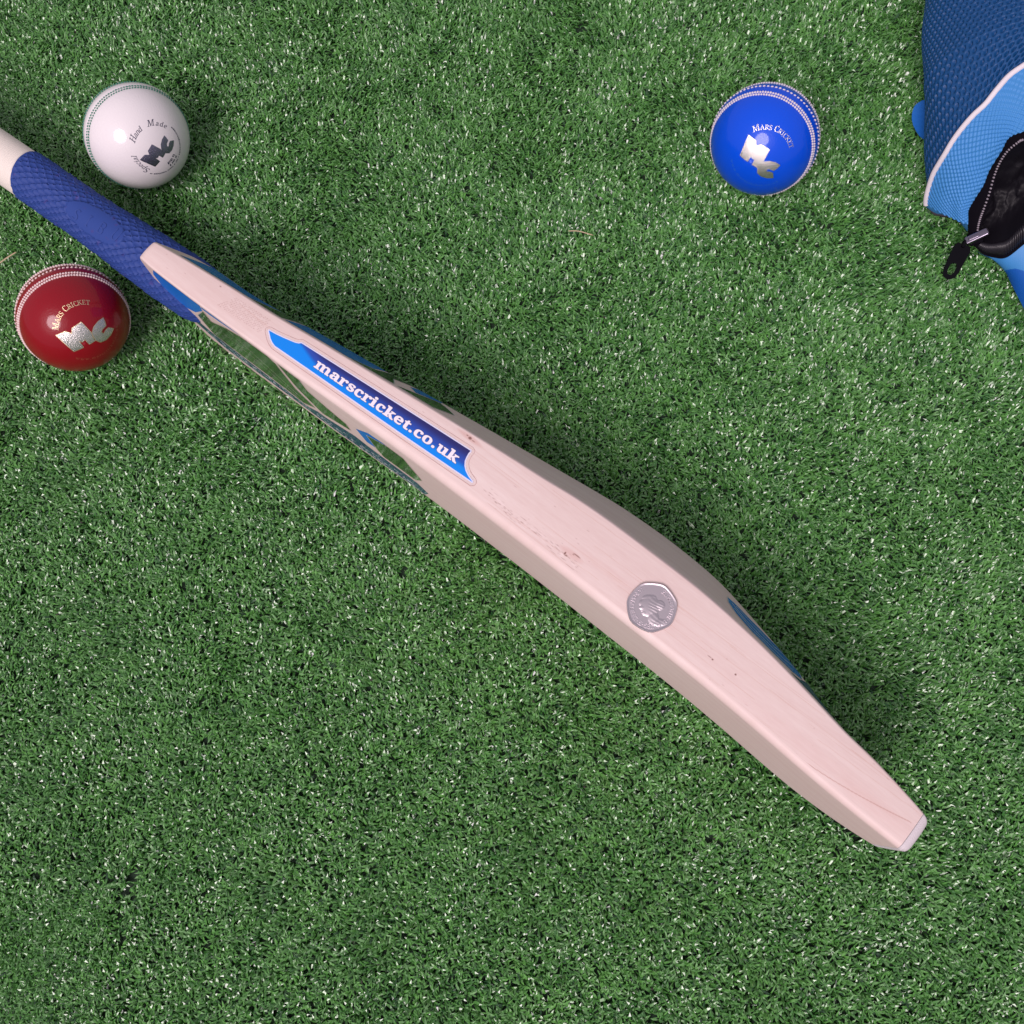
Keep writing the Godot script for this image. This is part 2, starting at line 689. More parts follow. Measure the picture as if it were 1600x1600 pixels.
func wood_texture() -> ImageTexture:
	var W := 2048
	var H := 1024
	var n1 := FastNoiseLite.new()
	n1.seed = 3
	n1.frequency = 0.05
	n1.fractal_octaves = 4
	var g1 := n1.get_image(48, H)
	g1.resize(W, H, Image.INTERPOLATE_CUBIC)
	var n2 := FastNoiseLite.new()
	n2.seed = 5
	n2.frequency = 0.24
	n2.fractal_octaves = 2
	var g2 := n2.get_image(220, H)
	g2.resize(W, H, Image.INTERPOLATE_CUBIC)
	var n3 := FastNoiseLite.new()
	n3.seed = 9
	n3.frequency = 0.006
	var g3 := n3.get_image(512, 256)
	g3.resize(W, H, Image.INTERPOLATE_CUBIC)
	g1.convert(Image.FORMAT_L8)
	g2.convert(Image.FORMAT_L8)
	g3.convert(Image.FORMAT_L8)
	var b1 := g1.get_data()
	var b2 := g2.get_data()
	var b3 := g3.get_data()
	var out := PackedByteArray()
	out.resize(W * H * 3)
	# sRGB values of clean white willow and of its darker grain
	for i in W * H:
		var s := (b1[i] - 128) * 0.0011 + (b2[i] - 128) * 0.00075 + (b3[i] - 128) * 0.0007
		s = clampf(0.5 + s * 1.6, 0.0, 1.0)
		out[i * 3] = int(lerpf(216.0, 233.0, s))
		out[i * 3 + 1] = int(lerpf(190.0, 215.0, s))
		out[i * 3 + 2] = int(lerpf(184.0, 210.0, s))
	var im := Image.create_from_data(W, H, false, Image.FORMAT_RGB8, out)
	# knots, pin holes and scuffs on the upper edge, where the photograph shows them (l, d, half length, half width, strength)
	var dark := Color(0.42, 0.27, 0.24)
	var rose := Color(0.80, 0.60, 0.57)
	for k in [[226.5, 35.3, 9.0, 1.8, 0.35], [314.5, 17.4, 8.0, 2.2, 0.28], [334.0, 22.0, 22.0, 3.0, 0.10], [480.0, 12.0, 60.0, 3.5, 0.07], [516.0, 9.0, 24.0, 4.5, 0.05]]:
		blot(im, k[0], k[1], k[2], k[3], rose, k[4])
	for k in [[226.8, 35.2, 1.2, 0.9, 0.75], [224.5, 35.6, 0.8, 0.4, 0.5], [229.5, 35.0, 1.3, 0.4, 0.4], [311.4, 15.7, 0.5, 1.0, 0.75], [312.8, 15.0, 0.9, 0.35, 0.7], [317.4, 18.6, 2.6, 0.35, 0.6], [315.5, 17.9, 0.6, 0.3, 0.5], [408.9, 18.6, 0.55, 0.4, 0.9], [406.8, 18.9, 1.4, 0.25, 0.55], [423.0, 19.7, 0.6, 0.5, 0.8], [414.0, 4.0, 1.0, 0.6, 0.75], [417.0, 3.9, 3.0, 0.3, 0.35]]:
		blot(im, k[0], k[1], k[2], k[3], dark, k[4])
	rng.seed = 99
	for i in 150:   # raised grain below the sticker end: its glints and shade painted as dashes
		var l := rng.randf_range(252.0, 322.0)
		var d := 16.2 + sin(l * 0.11) * 1.2 - (l - 252.0) * 0.035 + rng.randfn(0.0, 1.5)
		blot(im, l, d, rng.randf_range(0.5, 2.2), rng.randf_range(0.12, 0.24), dark if rng.randf() < 0.5 else Color(1.0, 0.93, 0.93), rng.randf_range(0.08, 0.3))
	for r in 13:   # rows of fine tool marks near the shoulder
		for c in 20:
			var l := 51.0 + c * 1.75 + r * 0.5
			var d := 7.0 + r * 0.85 + c * 0.12
			if l < 84.0 and rng.randf() < 0.8:
				blot(im, l, d, 0.6, 0.14, Color(0.62, 0.47, 0.45), rng.randf_range(0.3, 0.6))
	for i in 60:   # the long curved grain line at the toe
		var l := 474.0 + i * 1.02
		blot(im, l, 5.5 + pow((l - 474.0) / 60.0, 1.6) * 8.5, 1.1, 0.16, Color(0.66, 0.47, 0.42), 0.42)
	blot(im, 43.5, 17.0, 0.9, 0.3, dark, 0.55)
	for i in 60:
		blot(im, rng.randf_range(0.0, 520.0), rng.randf_range(3.0, 40.0), rng.randf_range(0.3, 1.2), rng.randf_range(0.12, 0.25), Color(0.6, 0.44, 0.42), rng.randf_range(0.1, 0.35))
	for i in 46:   # long fine grain lines
		var l := rng.randf_range(60.0, 500.0)
		var d := rng.randf_range(4.0, 40.0)
		var sl := rng.randf_range(-0.02, 0.03)
		var rng_line := rng.randf_range(0.06, 0.26)
		for s in 40:
			blot(im, l + s * 1.5, d + s * 1.5 * sl, 1.2, 0.13, Color(0.76, 0.57, 0.50), rng_line)
	return ImageTexture.create_from_image(im)


func blot(im: Image, l: float, d: float, rl: float, rd: float, c: Color, strength: float) -> void:
	var su := 2048.0 / 580.0
	var sv := 1024.0 * 0.18 / 60.0
	var cx := (l + 25.0) * su
	var cy := (0.36 + d / 60.0 * 0.18) * 1024.0
	var rx := maxf(rl * su, 0.7)
	var ry := maxf(rd * sv, 0.6)
	for y in range(int(cy - ry * 1.6), int(cy + ry * 1.6) + 2):
		for x in range(int(cx - rx * 1.6), int(cx + rx * 1.6) + 2):
			if x < 0 or y < 0 or x > 2047 or y > 1023:
				continue
			var q := pow((x + 0.5 - cx) / rx, 2.0) + pow((y + 0.5 - cy) / ry, 2.0)
			var k := clampf(1.3 - q, 0.0, 1.0) * strength
			if k > 0.0:
				im.set_pixel(x, y, im.get_pixel(x, y).lerp(c, k))


func build_bat() -> void:
	var bat := thing("cricket_bat", "pale willow cricket bat standing on its edge, blue scaly grip and a blue sticker", "cricket bat", Vector3(-263.65, -7.3, -306.51))
	bat.basis = Basis(Vector3(0.77695, 0, 0.62956), Vector3.UP, Vector3(-0.62956, 0, 0.77695)).orthonormalized()
	var wood := mat(Color(1, 1, 1), 0.5, 0.0, 0.45)
	wood.albedo_color = Color.WHITE
	wood.albedo_texture = wood_texture()
	wood.texture_repeat = false
	var ls := []
	var sh := []
	for l in [-21.0, -20.0, -19.0, -18.0, -17.0, -16.0, -15.0, -14.0, -13.0, -12.0, -11.0, -10.0, -9.0, -8.0, -7.0, -6.0, -5.0, -4.0, -2.0]:
		ls.append(l)
		sh.append(0.0)
	var l2 := 0.0
	while l2 < 537.0:
		ls.append(l2)
		sh.append(0.0)
		l2 += 4.0
	ls.append(537.3)
	sh.append(0.0)
	var bl := part("blade", blade_mesh(ls, sh), wood, bat)
	part("shoulder", cap_mesh(-21.0, 0.0, -1.0), wood, bl)

	# toe guard: a thin pale rubber cap that rounds off the end
	var tl := [537.45, 537.5]
	var ts := [0.4, 0.05]
	for k in 13:
		var g := k / 12.0 * PI * 0.5
		tl.append(537.9 + 4.8 * sin(g))
		ts.append(0.05 + 4.8 * (1.0 - cos(g)))
	var guard := mat(Color(0.66, 0.60, 0.62), 0.8)
	guard.normal_enabled = true
	guard.normal_texture = bumps(0.09, 21, 3.0)
	guard.uv1_scale = Vector3(60, 18, 1)
	var toe := part("toe_guard", blade_mesh(tl, ts), guard, bat)
	part("end_face", cap_mesh(542.7, 4.85, 1.0), guard, toe)

	build_edge_sticker(bat)
	build_face_sticker(bat)
	build_back_sticker(bat)
	build_handle(bat)


func bumps(freq: float, s: int, strength: float) -> NoiseTexture2D:
	var n := FastNoiseLite.new()
	n.seed = s
	n.frequency = freq
	n.fractal_octaves = 3
	var t := NoiseTexture2D.new()
	t.noise = n
	t.width = 256
	t.height = 256
	t.seamless = true
	t.as_normal_map = true
	t.bump_strength = strength
	return t


func build_edge_sticker(bat: Node3D) -> void:
	var print_poly := poly([[87.5, 13.6], [92.5, 14.3], [97.5, 15.3], [102.0, 16.4], [105.5, 17.3], [107.6, 18.2], [108.8, 19.4], [140.0, 22.0], [180.0, 25.3], [210.0, 27.7], [232.1, 29.4], [232.0, 27.4], [232.5, 25.0], [233.3, 22.6], [235.0, 20.3], [237.4, 18.4], [240.6, 16.9], [244.6, 15.8], [199.2, 13.3], [165.0, 11.7], [132.0, 10.2], [97.2, 8.5], [94.5, 9.2], [92.0, 10.4]])
	var border: PackedVector2Array = Geometry2D.offset_polygon(print_poly, 0.75, Geometry2D.JOIN_ROUND)[0]
	var film: PackedVector2Array = Geometry2D.offset_polygon(print_poly, 2.5, Geometry2D.JOIN_ROUND)[0]
	var clipped := PackedVector2Array()
	for q in film:
		clipped.append(Vector2(q.x, maxf(q.y, interp(FACE, q.x) + interp(ROUND, q.x))))
	var t := Tris.new()
	drape(t, clipped, on_edge, 0.05, 10.0)
	var clear := mat(Color(0.96, 0.90, 0.90), 0.22)
	clear.albedo_color.a = 0.12
	clear.transparency = BaseMaterial3D.TRANSPARENCY_ALPHA
	var sticker := part("edge_sticker", t.mesh(), clear, bat)
	t = Tris.new()
	ribbon(t, clipped, true, 0.22, on_edge, 0.09)
	part("film_rim", t.mesh(), mat(Color(0.50, 0.31, 0.29), 0.4), sticker)
	t = Tris.new()
	drape(t, border, on_edge, 0.14, 10.0)
	part("pale_border", t.mesh(), mat(Color(0.72, 0.72, 0.90), 0.3), sticker)
	t = Tris.new()
	var r := Rect2(86.0, 7.0, 160.0, 24.0)
	drape(t, print_poly, on_edge, 0.20, 10.0, false, r)
	var pm := mat(Color(1, 1, 1), 0.28)
	pm.albedo_texture = sticker_texture(r)
	pm.texture_repeat = false
	part("web_address_print", t.mesh(), pm, sticker)


func sticker_texture(r: Rect2) -> ImageTexture:
	var s := 10.0
	var W := int(r.size.x * s)
	var H := int(r.size.y * s)
	var mask := PackedFloat32Array()
	mask.resize(W * H)
	mask.fill(1000.0)
	# lettering: filled glyphs, then fattened by a distance field so that it reads as the fat rounded face of the print
	var ang := 0.0530
	var ca := cos(ang)
	var sa := sin(ang)
	var em := 7.9
	var txt := "marscricket.co.uk"
	var natural := serif.get_string_size(txt, HORIZONTAL_ALIGNMENT_LEFT, -1, 64).x * em / 64.0
	var sx := 105.6 / natural
	for q in glyphs(txt, serif, em):
		var p := []
		for k in q:
			var m := Vector2(124.6 + k.x * sx * ca - k.y * sa, 12.75 + k.x * sx * sa + k.y * ca)
			p.append(Vector2((m.x - r.position.x) * s, (r.position.y + r.size.y - m.y) * s))
		var lo: Vector2 = p[0].min(p[1]).min(p[2])
		var hi: Vector2 = p[0].max(p[1]).max(p[2])
		for y in range(maxi(int(lo.y), 0), mini(int(hi.y) + 2, H)):
			for x in range(maxi(int(lo.x), 0), mini(int(hi.x) + 2, W)):
				if Geometry2D.point_is_inside_triangle(Vector2(x + 0.5, y + 0.5), p[0], p[1], p[2]):
					mask[y * W + x] = 0.0
	for y in H:
		for x in W:
			var i := y * W + x
			var m := mask[i]
			if x > 0:
				m = minf(m, mask[i - 1] + 1.0)
			if y > 0:
				m = minf(m, mask[i - W] + 1.0)
				if x > 0:
					m = minf(m, mask[i - W - 1] + 1.414)
				if x < W - 1:
					m = minf(m, mask[i - W + 1] + 1.414)
			mask[i] = m
	for y in range(H - 1, -1, -1):
		for x in range(W - 1, -1, -1):
			var i := y * W + x
			var m := mask[i]
			if x < W - 1:
				m = minf(m, mask[i + 1] + 1.0)
			if y < H - 1:
				m = minf(m, mask[i + W] + 1.0)
				if x < W - 1:
					m = minf(m, mask[i + W + 1] + 1.414)
				if x > 0:
					m = minf(m, mask[i + W - 1] + 1.414)
			mask[i] = m
	var im := Image.create(W, H, false, Image.FORMAT_RGB8)
	var bright := Color(0.0, 0.53, 0.94)
	var mid := Color(0.16, 0.30, 0.68)
	var navy := Color(0.15, 0.15, 0.40)
	for y in H:
		for x in W:
			var l := r.position.x + (x + 0.5) / s
			var d := r.position.y + r.size.y - (y + 0.5) / s
			var base := 8.6 + (l - 97.0) * 0.049
			var g := (d - base) / (11.3 + (l - 110.0) * 0.018) - smoothstep(132.0, 96.0, l) * 0.75
			# the blend of the printed inks, bright at the lower border and navy at the upper one
			var c := bright.lerp(mid, smoothstep(0.20, 0.50, g)).lerp(navy, smoothstep(0.50, 1.0, g))
			var m := mask[y * W + x]
			if m < 4.9:
				c = c.lerp(Color(0.10, 0.11, 0.27), clampf((4.9 - m) * 0.7, 0.0, 1.0))
			if m < 3.2:
				c = c.lerp(Color(0.95, 0.92, 0.96), clampf((3.2 - m) * 0.8, 0.0, 1.0))
			im.set_pixel(x, y, c)
	return ImageTexture.create_from_image(im)


func build_face_sticker(bat: Node3D) -> void:
	var blue := mat(Color(0.006, 0.19, 0.74), 0.25)
	var chrome := mat(Color(0.62, 0.68, 0.64), 0.10, 1.0)
	chrome.normal_enabled = true
	chrome.normal_texture = bumps(0.02, 33, 1.2)
	chrome.uv1_scale = Vector3(3, 3, 1)
	var pale := mat(Color(0.62, 0.56, 0.46), 0.35)
	var band := mat(Color(0.04, 0.11, 0.30), 0.2, 0.4)
	var t := Tris.new()
	drape(t, poly([[0, 51.5], [20, 51.8], [40.5, 51.8], [38, 42], [21, 20], [4, 8], [-8, 6], [-13.5, 14], [-10.5, 34]]), on_face, 0.12, 8.0)
	var root := part("face_sticker", t.mesh(), blue, bat)
	for q in [[[41.2, 51.0], [60, 51.6], [74, 52.0], [60, 49.0], [47, 47.0], [40.0, 47.5]], [[158, 24], [171, 37], [186, 39], [167, 28], [170, 8], [162, 6]]]:
		t = Tris.new()
		drape(t, poly(q), on_face, 0.12, 8.0)
		part("blue_panel", t.mesh(), blue, root)
	var letters := [[[38.3, 42.0], [40, 30], [58, 43], [73, 49.0], [95, 50.5], [101, 46], [105, 13], [115.5, -5], [100, -20], [60, -14], [22, -12], [21.5, 17]], [[103.5, 50.0], [121, 49.5], [122.5, 35], [135, 25], [148, 17], [149, 6], [122, -5], [109, 20]], [[167.5, 28], [186, 38.5], [198.5, 38], [207.4, 10.7], [199, -5], [173, -4], [170, 8]]]
	for q in letters:
		t = Tris.new()
		drape(t, poly(q), on_face, 0.16, 8.0)
		var o := part("chrome_letter", t.mesh(), chrome, root)
		t = Tris.new()
		ribbon(t, poly(q), true, 0.55, on_face, 0.22)
		part("letter_outline", t.mesh(), pale, root)
		if q == letters[0]:
			t = Tris.new()
			ribbon(t, poly([[56, 42], [70, 30], [92, 8], [104, -6]]), false, 0.4, on_face, 0.22)
			ribbon(t, poly([[45, 20], [70, 12], [86, -2], [98, -14]]), false, 0.35, on_face, 0.22)
			part("letter_outline", t.mesh(), pale, root)
	# lower blue band with small pale speckles scattered over it
	t = Tris.new()
	drape(t, poly([[-6, -2], [20, -14], [60, -18.5], [100, -24.5], [115, -13], [122, -13], [149, -4], [160, -8], [173, -10], [199, -12], [206, -22], [200, -37], [20, -38], [-6, -20]]), on_face, 0.12, 8.0)
	part("blue_band", t.mesh(), band, root)
	rng.seed = 5
	t = Tris.new()
	for i in 300:
		var c := Vector2(rng.randf_range(10, 195), 0)
		c.y = -20.0 - rng.randf() * 16.0
		var a := rng.randf_range(0.3, 1.4)
		put_tri(t, [c, c + Vector2(a * 2.2, a * 0.4), c + Vector2(a * 0.6, a * 1.6)], on_face, 0.17, false, Rect2(0, 0, 1, 1))
	part("pale_speckle", t.mesh(), mat(Color(0.7, 0.75, 0.8), 0.4), root, true)


func build_back_sticker(bat: Node3D) -> void:
	var blue := mat(Color(0.006, 0.16, 0.58), 0.25)
	var navy := mat(Color(0.02, 0.05, 0.16), 0.25)
	var chrome := mat(Color(0.55, 0.62, 0.58), 0.14, 1.0)
	var pale := mat(Color(0.55, 0.60, 0.62), 0.3)
	var t := Tris.new()
	drape(t, poly([[5, 50], [60, 50], [63, 30], [60, -30], [8, -30], [2, 20]]), on_back, 0.12, 8.0, true)
	var root := part("back_sticker", t.mesh(), blue, bat)
	for q in [[[88, 50], [136, 51], [146, 36], [142, 0], [130, -30], [86, -30], [82, 10]], [[166, 22], [176, 34], [186, 16], [180, -10], [168, -4]]]:
		t = Tris.new()
		drape(t, poly(q), on_back, 0.12, 8.0, true)
		part("blue_panel", t.mesh(), blue, root)
	for q in [[[61.5, 50], [86, 50.5], [80, 10], [84, -30], [61.5, -30], [64.5, 30]], [[137.5, 51], [168, 49], [158, 30], [164, 10], [164, -10], [144, -10], [147.5, 36]], [[170, 49], [196, 50], [204, 34], [192, 22], [186.5, 18], [177.5, 36]]]:
		t = Tris.new()
		drape(t, poly(q), on_back, 0.15, 8.0, true)
		part("chrome_letter", t.mesh(), chrome, root)
		t = Tris.new()
		ribbon(t, poly(q), true, 0.5, on_back, 0.2, true)
		part("letter_outline", t.mesh(), pale, root)
	var streak := poly([[395, 24], [401, 22], [413, 21], [427, 17], [438, 8], [446, -12], [453, 6], [454, 30], [447, 42], [433, 46.5], [417, 46.5], [404, 40], [397, 32]])
	t = Tris.new()
	drape(t, streak, on_back, 0.12, 6.0, true)
	var toe := part("back_sticker", t.mesh(), blue, bat)
	t = Tris.new()
	ribbon(t, streak, true, 0.7, on_back, 0.18, true)
	for q in [[[399, 27], [410, 34], [424, 36], [440, 30], [449, 14]], [[402, 25], [416, 27], [432, 25], [446, 4]], [[402, 33], [416, 41], [434, 42], [447, 36]]]:
		ribbon(t, poly(q), false, 0.8, on_back, 0.18, true)
	part("print_line", t.mesh(), pale, toe)
	t = Tris.new()
	drape(t, poly([[445, 49.5], [470, 49], [482, 40], [476, 6], [462, 0], [456, 24], [452, 40]]), on_back, 0.12, 6.0, true)
	part("navy_panel", t.mesh(), navy, toe)


# handle: its axis runs from the blade in a slight slant; phi is measured from straight up
func axis_d(l: float) -> float:
	return 5.0 + (l + 165.0) * 0.05


func grip_r(l: float) -> float:
	return interp([[-170, 17.4], [-120, 17.0], [-92, 17.2], [-58, 18.6], [-25, 19.6], [0, 19.2], [10, 17.0], [22, 8.0]], l)


func scale_height(l: float, s: float) -> float:
	# overlapping moulded scales whose free edges point to the end of the handle
	var pl := 4.0
	var ps := 4.9
	var top := int(floor((l + 400.0) / pl)) + 2
	var h := 0.0
	for k in range(top, top - 5, -1):
		var so := ps * 0.5 if posmod(k, 2) == 0 else 0.0
		var ds := (s - so) / ps
		ds = (ds - roundf(ds)) * 2.0
		var edge := k * pl - 400.0 - pl * 1.05 * sqrt(maxf(1.0 - ds * ds, 0.0))
		var id := posmod(k * 71 + int(roundf((s - so) / ps)) * 37, 97) / 97.0
		edge += (id - 0.5) * 1.3
		if edge <= l:
			h = 0.55 + 0.6 * fposmod(id * 7.3, 1.0) - 2.1 * clampf((l - edge) / (pl * 1.2), 0.0, 1.0)
			h = lerpf(-1.0, h, smoothstep(-0.05, 0.4, l - edge))
			break
	return h


func pad_mask(l: float, s: float) -> float:
	# smooth oval pad that carries the raised letters
	var q := pow((l + 82.0) / 26.0, 2.0) + pow((s + 3.2 - (l + 82.0) * 0.02) / 9.5, 2.0)
	return smoothstep(1.12, 0.92, q)


func grip_point(l: float, phi: float, extra: float) -> Vector3:
	var r := grip_r(l) + extra
	return Vector3(l, 54.0 + r * cos(phi), -(axis_d(l) + r * sin(phi)))


func on_grip(p: Vector2) -> Vector3:
	return grip_point(p.x, p.y / 17.2, 0.45)


func build_handle(bat: Node3D) -> void:
	var twine := mat(Color(0.80, 0.73, 0.66), 0.7)
	var nl := 560
	var handle := part("twine_handle", grid(nl, 56, func(i: int, j: int) -> Vector3:
		var l := -292.0 + i * (140.0 / (nl - 1))
		var phi := TAU * j / 56.0
		var turn := (l + phi / TAU * 1.7) / 1.7
		var rib := absf(sin(turn * PI))
		var r := 16.1 + 0.65 * sqrt(rib)
		r -= 1.6 * smoothstep(-161.5, -159.5, l + 4.0 * sin(phi))
		if i == 0:
			r = 0.1
		elif l < -286.0:
			r *= sqrt(clampf((l + 293.0) / 7.0, 0.0, 1.0))
		return Vector3(l, 54.0 + r * cos(phi), -(axis_d(l) + r * sin(phi))), false, true, true), twine, bat)
	handle.set_meta("label", "bare twine binding above the grip")
	var blue_a := Color(0.031, 0.066, 0.27)
	var blue_b := Color(0.06, 0.05, 0.22)
	var worn := FastNoiseLite.new()
	worn.seed = 15
	worn.frequency = 0.12
	var n1 := 420
	var n2 := 230
	var gl := func(i: int, j: int) -> float:
		var phi := TAU * j / n2
		return -161.0 - 4.0 * sin(phi) + (float(i) / (n1 - 1)) * (183.0 + 4.0 * sin(phi))
	var grip := part("grip", grid(n1, n2, func(i: int, j: int) -> Vector3:
		var l: float = gl.call(i, j)
		var phi := TAU * j / n2
		if phi > PI:
			phi -= TAU
		var s := phi * 17.2
		var pm := pad_mask(l, s)
		var e := lerpf(scale_height(l, s) * clampf(float(i) / 8.0, 0.0, 1.0), 0.55, pm)
		if i < 3:
			e -= (3 - i) * 0.35
		return grip_point(l, phi, e), false, true, true, null, func(i: int, j: int) -> Color:
		var l: float = gl.call(i, j)
		var a := worn.get_noise_3d(l, sin(TAU * j / n2) * 17.0, cos(TAU * j / n2) * 17.0)
		return blue_a.lerp(blue_b, smoothstep(0.40, 0.55, a) * 0.7)), vmat(0.6, 0.35), bat)
	# raised letters on the pad
	var t := Tris.new()
	var k := 0
	walls = 0.6
	for ch in "SIBU":
		var c := Vector2([-96.5, -85.0, -74.5, -62.5][k], [-6.0, -4.9, -3.9, -2.2][k])
		for q in glyphs(ch, sans(), 10.5):
			var w3 := []
			for p in q:
				w3.append(c + Vector2((p.x - 3.0) * 0.95, (p.y - 3.9)))
			put_tri(t, w3, on_grip, 0.45, false, Rect2(0, 0, 1, 1))
		k += 1
	walls = 0.0
	part("raised_lettering", t.mesh(), mat(blue_a, 0.5, 0.0, 0.4), grip)


func sans() -> SystemFont:
	var f := SystemFont.new()
	f.font_names = PackedStringArray(["Droid Sans"])
	return f


# ==================================================================== coin
func hept(a: float) -> float:
	# rounded seven-sided outline, 27.3 mm across, with corners every 360/7 degrees
	var step := TAU / 7.0
	var b := fposmod(a + 0.132, step) - step * 0.5
	var w := 27.3
	var rc := w / (2.0 * cos(PI / 14.0))
	var off := rc
	var opp := Vector2(-off, 0)
	var dirv := Vector2(cos(b), sin(b))
	var bb := dirv.dot(-opp)
	var r := -bb + sqrt(maxf(bb * bb - off * off + w * w, 0.0))
	return minf(r, rc - 0.25)


func relief(p: Vector2) -> float:
	# a plain head in profile, looking to the left, with gathered hair
	var h := 0.0
	for e in [[-0.8, 0.4, 4.6, 5.2, 0.42], [-3.9, -0.2, 1.9, 1.3, 0.34], [-3.2, -2.4, 1.5, 1.7, 0.30], [-4.6, 1.9, 1.3, 1.6, 0.22], [3.6, 0.8, 2.6, 2.4, 0.36], [0.6, -5.0, 2.6, 3.4, 0.34], [2.8, -7.4, 4.4, 1.8, 0.26], [-1.0, 4.4, 3.4, 1.5, 0.30]]:
		var q := pow((p.x - e[0]) / e[2], 2.0) + pow((p.y - e[1]) / e[3], 2.0)
		if q < 1.0:
			h = maxf(h, e[4] * sqrt(1.0 - q))
	if h > 0.0:
		h += 0.03 * sin(p.x * 2.1 + p.y * 3.3 + 2.0 * sin(p.y * 0.7)) * smoothstep(-2.5, 0.5, p.x)
	return h


func build_coin() -> void:
	var coin := thing("coin", "silver seven-sided coin lying on the bat's upper edge", "coin", Vector3(34.55, 101.25, -91.81))
	coin.rotation.y = 0.0
	var metal := mat(Color(0.66, 0.59, 0.62), 0.4, 1.0)
	var na := 168
	var nr := 46
	var top := grid(nr + 4, na, func(i: int, j: int) -> Vector3:
		var a := TAU * j / na
		var R := hept(a)
		if i >= nr:
			var k := i - nr
			var rr: float = [0.0, 0.14, 0.16, 0.02][k]
			return Vector3(cos(a) * (R - 0.16 + rr), [1.62, 1.5, 0.25, 0.0][k], sin(a) * (R - 0.16 + rr))
		var r := (R - 0.18) * i / (nr - 1.0)
		var p := Vector2(cos(a), sin(a)) * r
		var rim := smoothstep(R - 0.95, R - 0.55, r)
		var y := 1.38 + 0.26 * rim + relief(Vector2(p.x, -p.y) * 0.88) * 1.15 * (1.0 - rim)
		return Vector3(p.x, y, p.y), false, true, true)
	var disc := part("disc", top, metal, coin)
	var f := func(p: Vector2) -> Vector3: return Vector3(p.x, 1.38, -p.y)
	var t := Tris.new()
	walls = 0.5
	arc_text(t, "ELIZABETH II · D · G · REG · F · D", serif, 3.2, 9.5, 54.0, -152.0, false, f, 0.42)
	arc_text(t, "FIFTY PENCE", serif, 3.2, 9.5, 206.0, 116.0, false, f, 0.42)
	walls = 0.0
	part("raised_lettering", t.mesh(), mat(Color(0.78, 0.71, 0.74), 0.38, 1.0), disc)


# ==================================================================== balls
const MARK_M := [[280, 690], [430, 603], [530, 638], [535, 545], [685, 440], [830, 615], [905, 765], [805, 835], [735, 745], [690, 790], [640, 770], [715, 890], [560, 980]]
const MARK_C := [[848, 620], [880, 525], [960, 440], [1060, 385], [1085, 450], [1100, 525], [1030, 580], [1010, 630], [1050, 655], [1080, 600], [1140, 560], [1255, 597], [1190, 700], [1100, 780], [1000, 812], [905, 765], [858, 695]]


func ball(label: String, at: Vector3, n: Vector3, c: Vector3, u: Vector3, leather: Color, thread: Color, rows: Array, mark: float, rough: float) -> Node3D:
	# n: the axis through the poles (the seam runs round the equator); c, u: where the print sits and which way is its top
	var o := thing("cricket_ball", label, "cricket ball", Vector3(at.x, 0, at.z), "cricket balls lying on the turf")
	var R := 35.9
	var lift := Vector3(0, R, 0)
	var e1 := n.cross(Vector3(0.2, 0.3, 0.9)).normalized()
	var e2 := n.cross(e1)
	var ntheta := 100
	var nphi := 128
	var lm := mat(leather, rough, 0.0, 0.28)
	lm.clearcoat_enabled = true
	lm.clearcoat = 0.55
	lm.clearcoat_roughness = 0.09
	lm.normal_enabled = true
	lm.normal_texture = bumps(0.05, 61, 1.3)
	lm.uv1_scale = Vector3(10, 5, 1)
	var body := part("leather", grid(ntheta, nphi, func(i: int, j: int) -> Vector3:
		var th := PI * i / (ntheta - 1.0)
		var ph := TAU * j / nphi
		var off := (th - PI * 0.5) * R
		var r := R + 0.55 * exp(-off * off / 14.0) - 0.35 * exp(-off * off / 0.25)
		for k in rows:
			var q: float = (th - deg_to_rad(k[0])) * R
			r -= 0.22 * exp(-q * q / 0.5)
		return lift + (n * cos(th) + (e1 * cos(ph) + e2 * sin(ph)) * sin(th)) * r, false, true, false, func(i: int, j: int) -> Vector2:
		return Vector2(float(j) / nphi, i / (ntheta - 1.0))), lm, o)
	# stitching, one ring of thread lumps per row: [angle, length, width, slant, gap]
	var tm := mat(thread, 0.7)
	for k in rows:
		var th := deg_to_rad(k[0])
		var count := int(TAU * sin(th) * R / k[1])
		var t := Tris.new()
		for s in count:
			var ph := TAU * s / count
			var dirv := e1 * cos(ph) + e2 * sin(ph)
			var nn := (n * cos(th) + dirv * sin(th)).normalized()
			var along := n.cross(dirv).normalized()
			var across := nn.cross(along)
			var sl: float = k[3]
			var la := along * cos(sl) + across * sin(sl)
			var lb := nn.cross(la)
			var ctr := lift + nn * (R + 0.55 * exp(-pow((th - PI * 0.5) * R, 2.0) / 14.0))
			lump(t, ctr, la, lb, nn, k[1] * k[4] * 0.5 * rng.randf_range(0.9, 1.08), k[2] * 0.5 * rng.randf_range(0.88, 1.1), rng.randf_range(0.55, 0.8))
		part("stitching", t.mesh(), tm, body, true)
	var bx := u.cross(c).normalized()
	var f := func(p: Vector2) -> Vector3:
		var r := p.length()
		if r < 1e-6:
			return lift + c * R
		var a := r / R
		return lift + (c * cos(a) + (bx * p.x + u * p.y) / r * sin(a)) * R
	o.set_meta("kind", "thing")
	print_marks(o, body, f, mark)
	return o


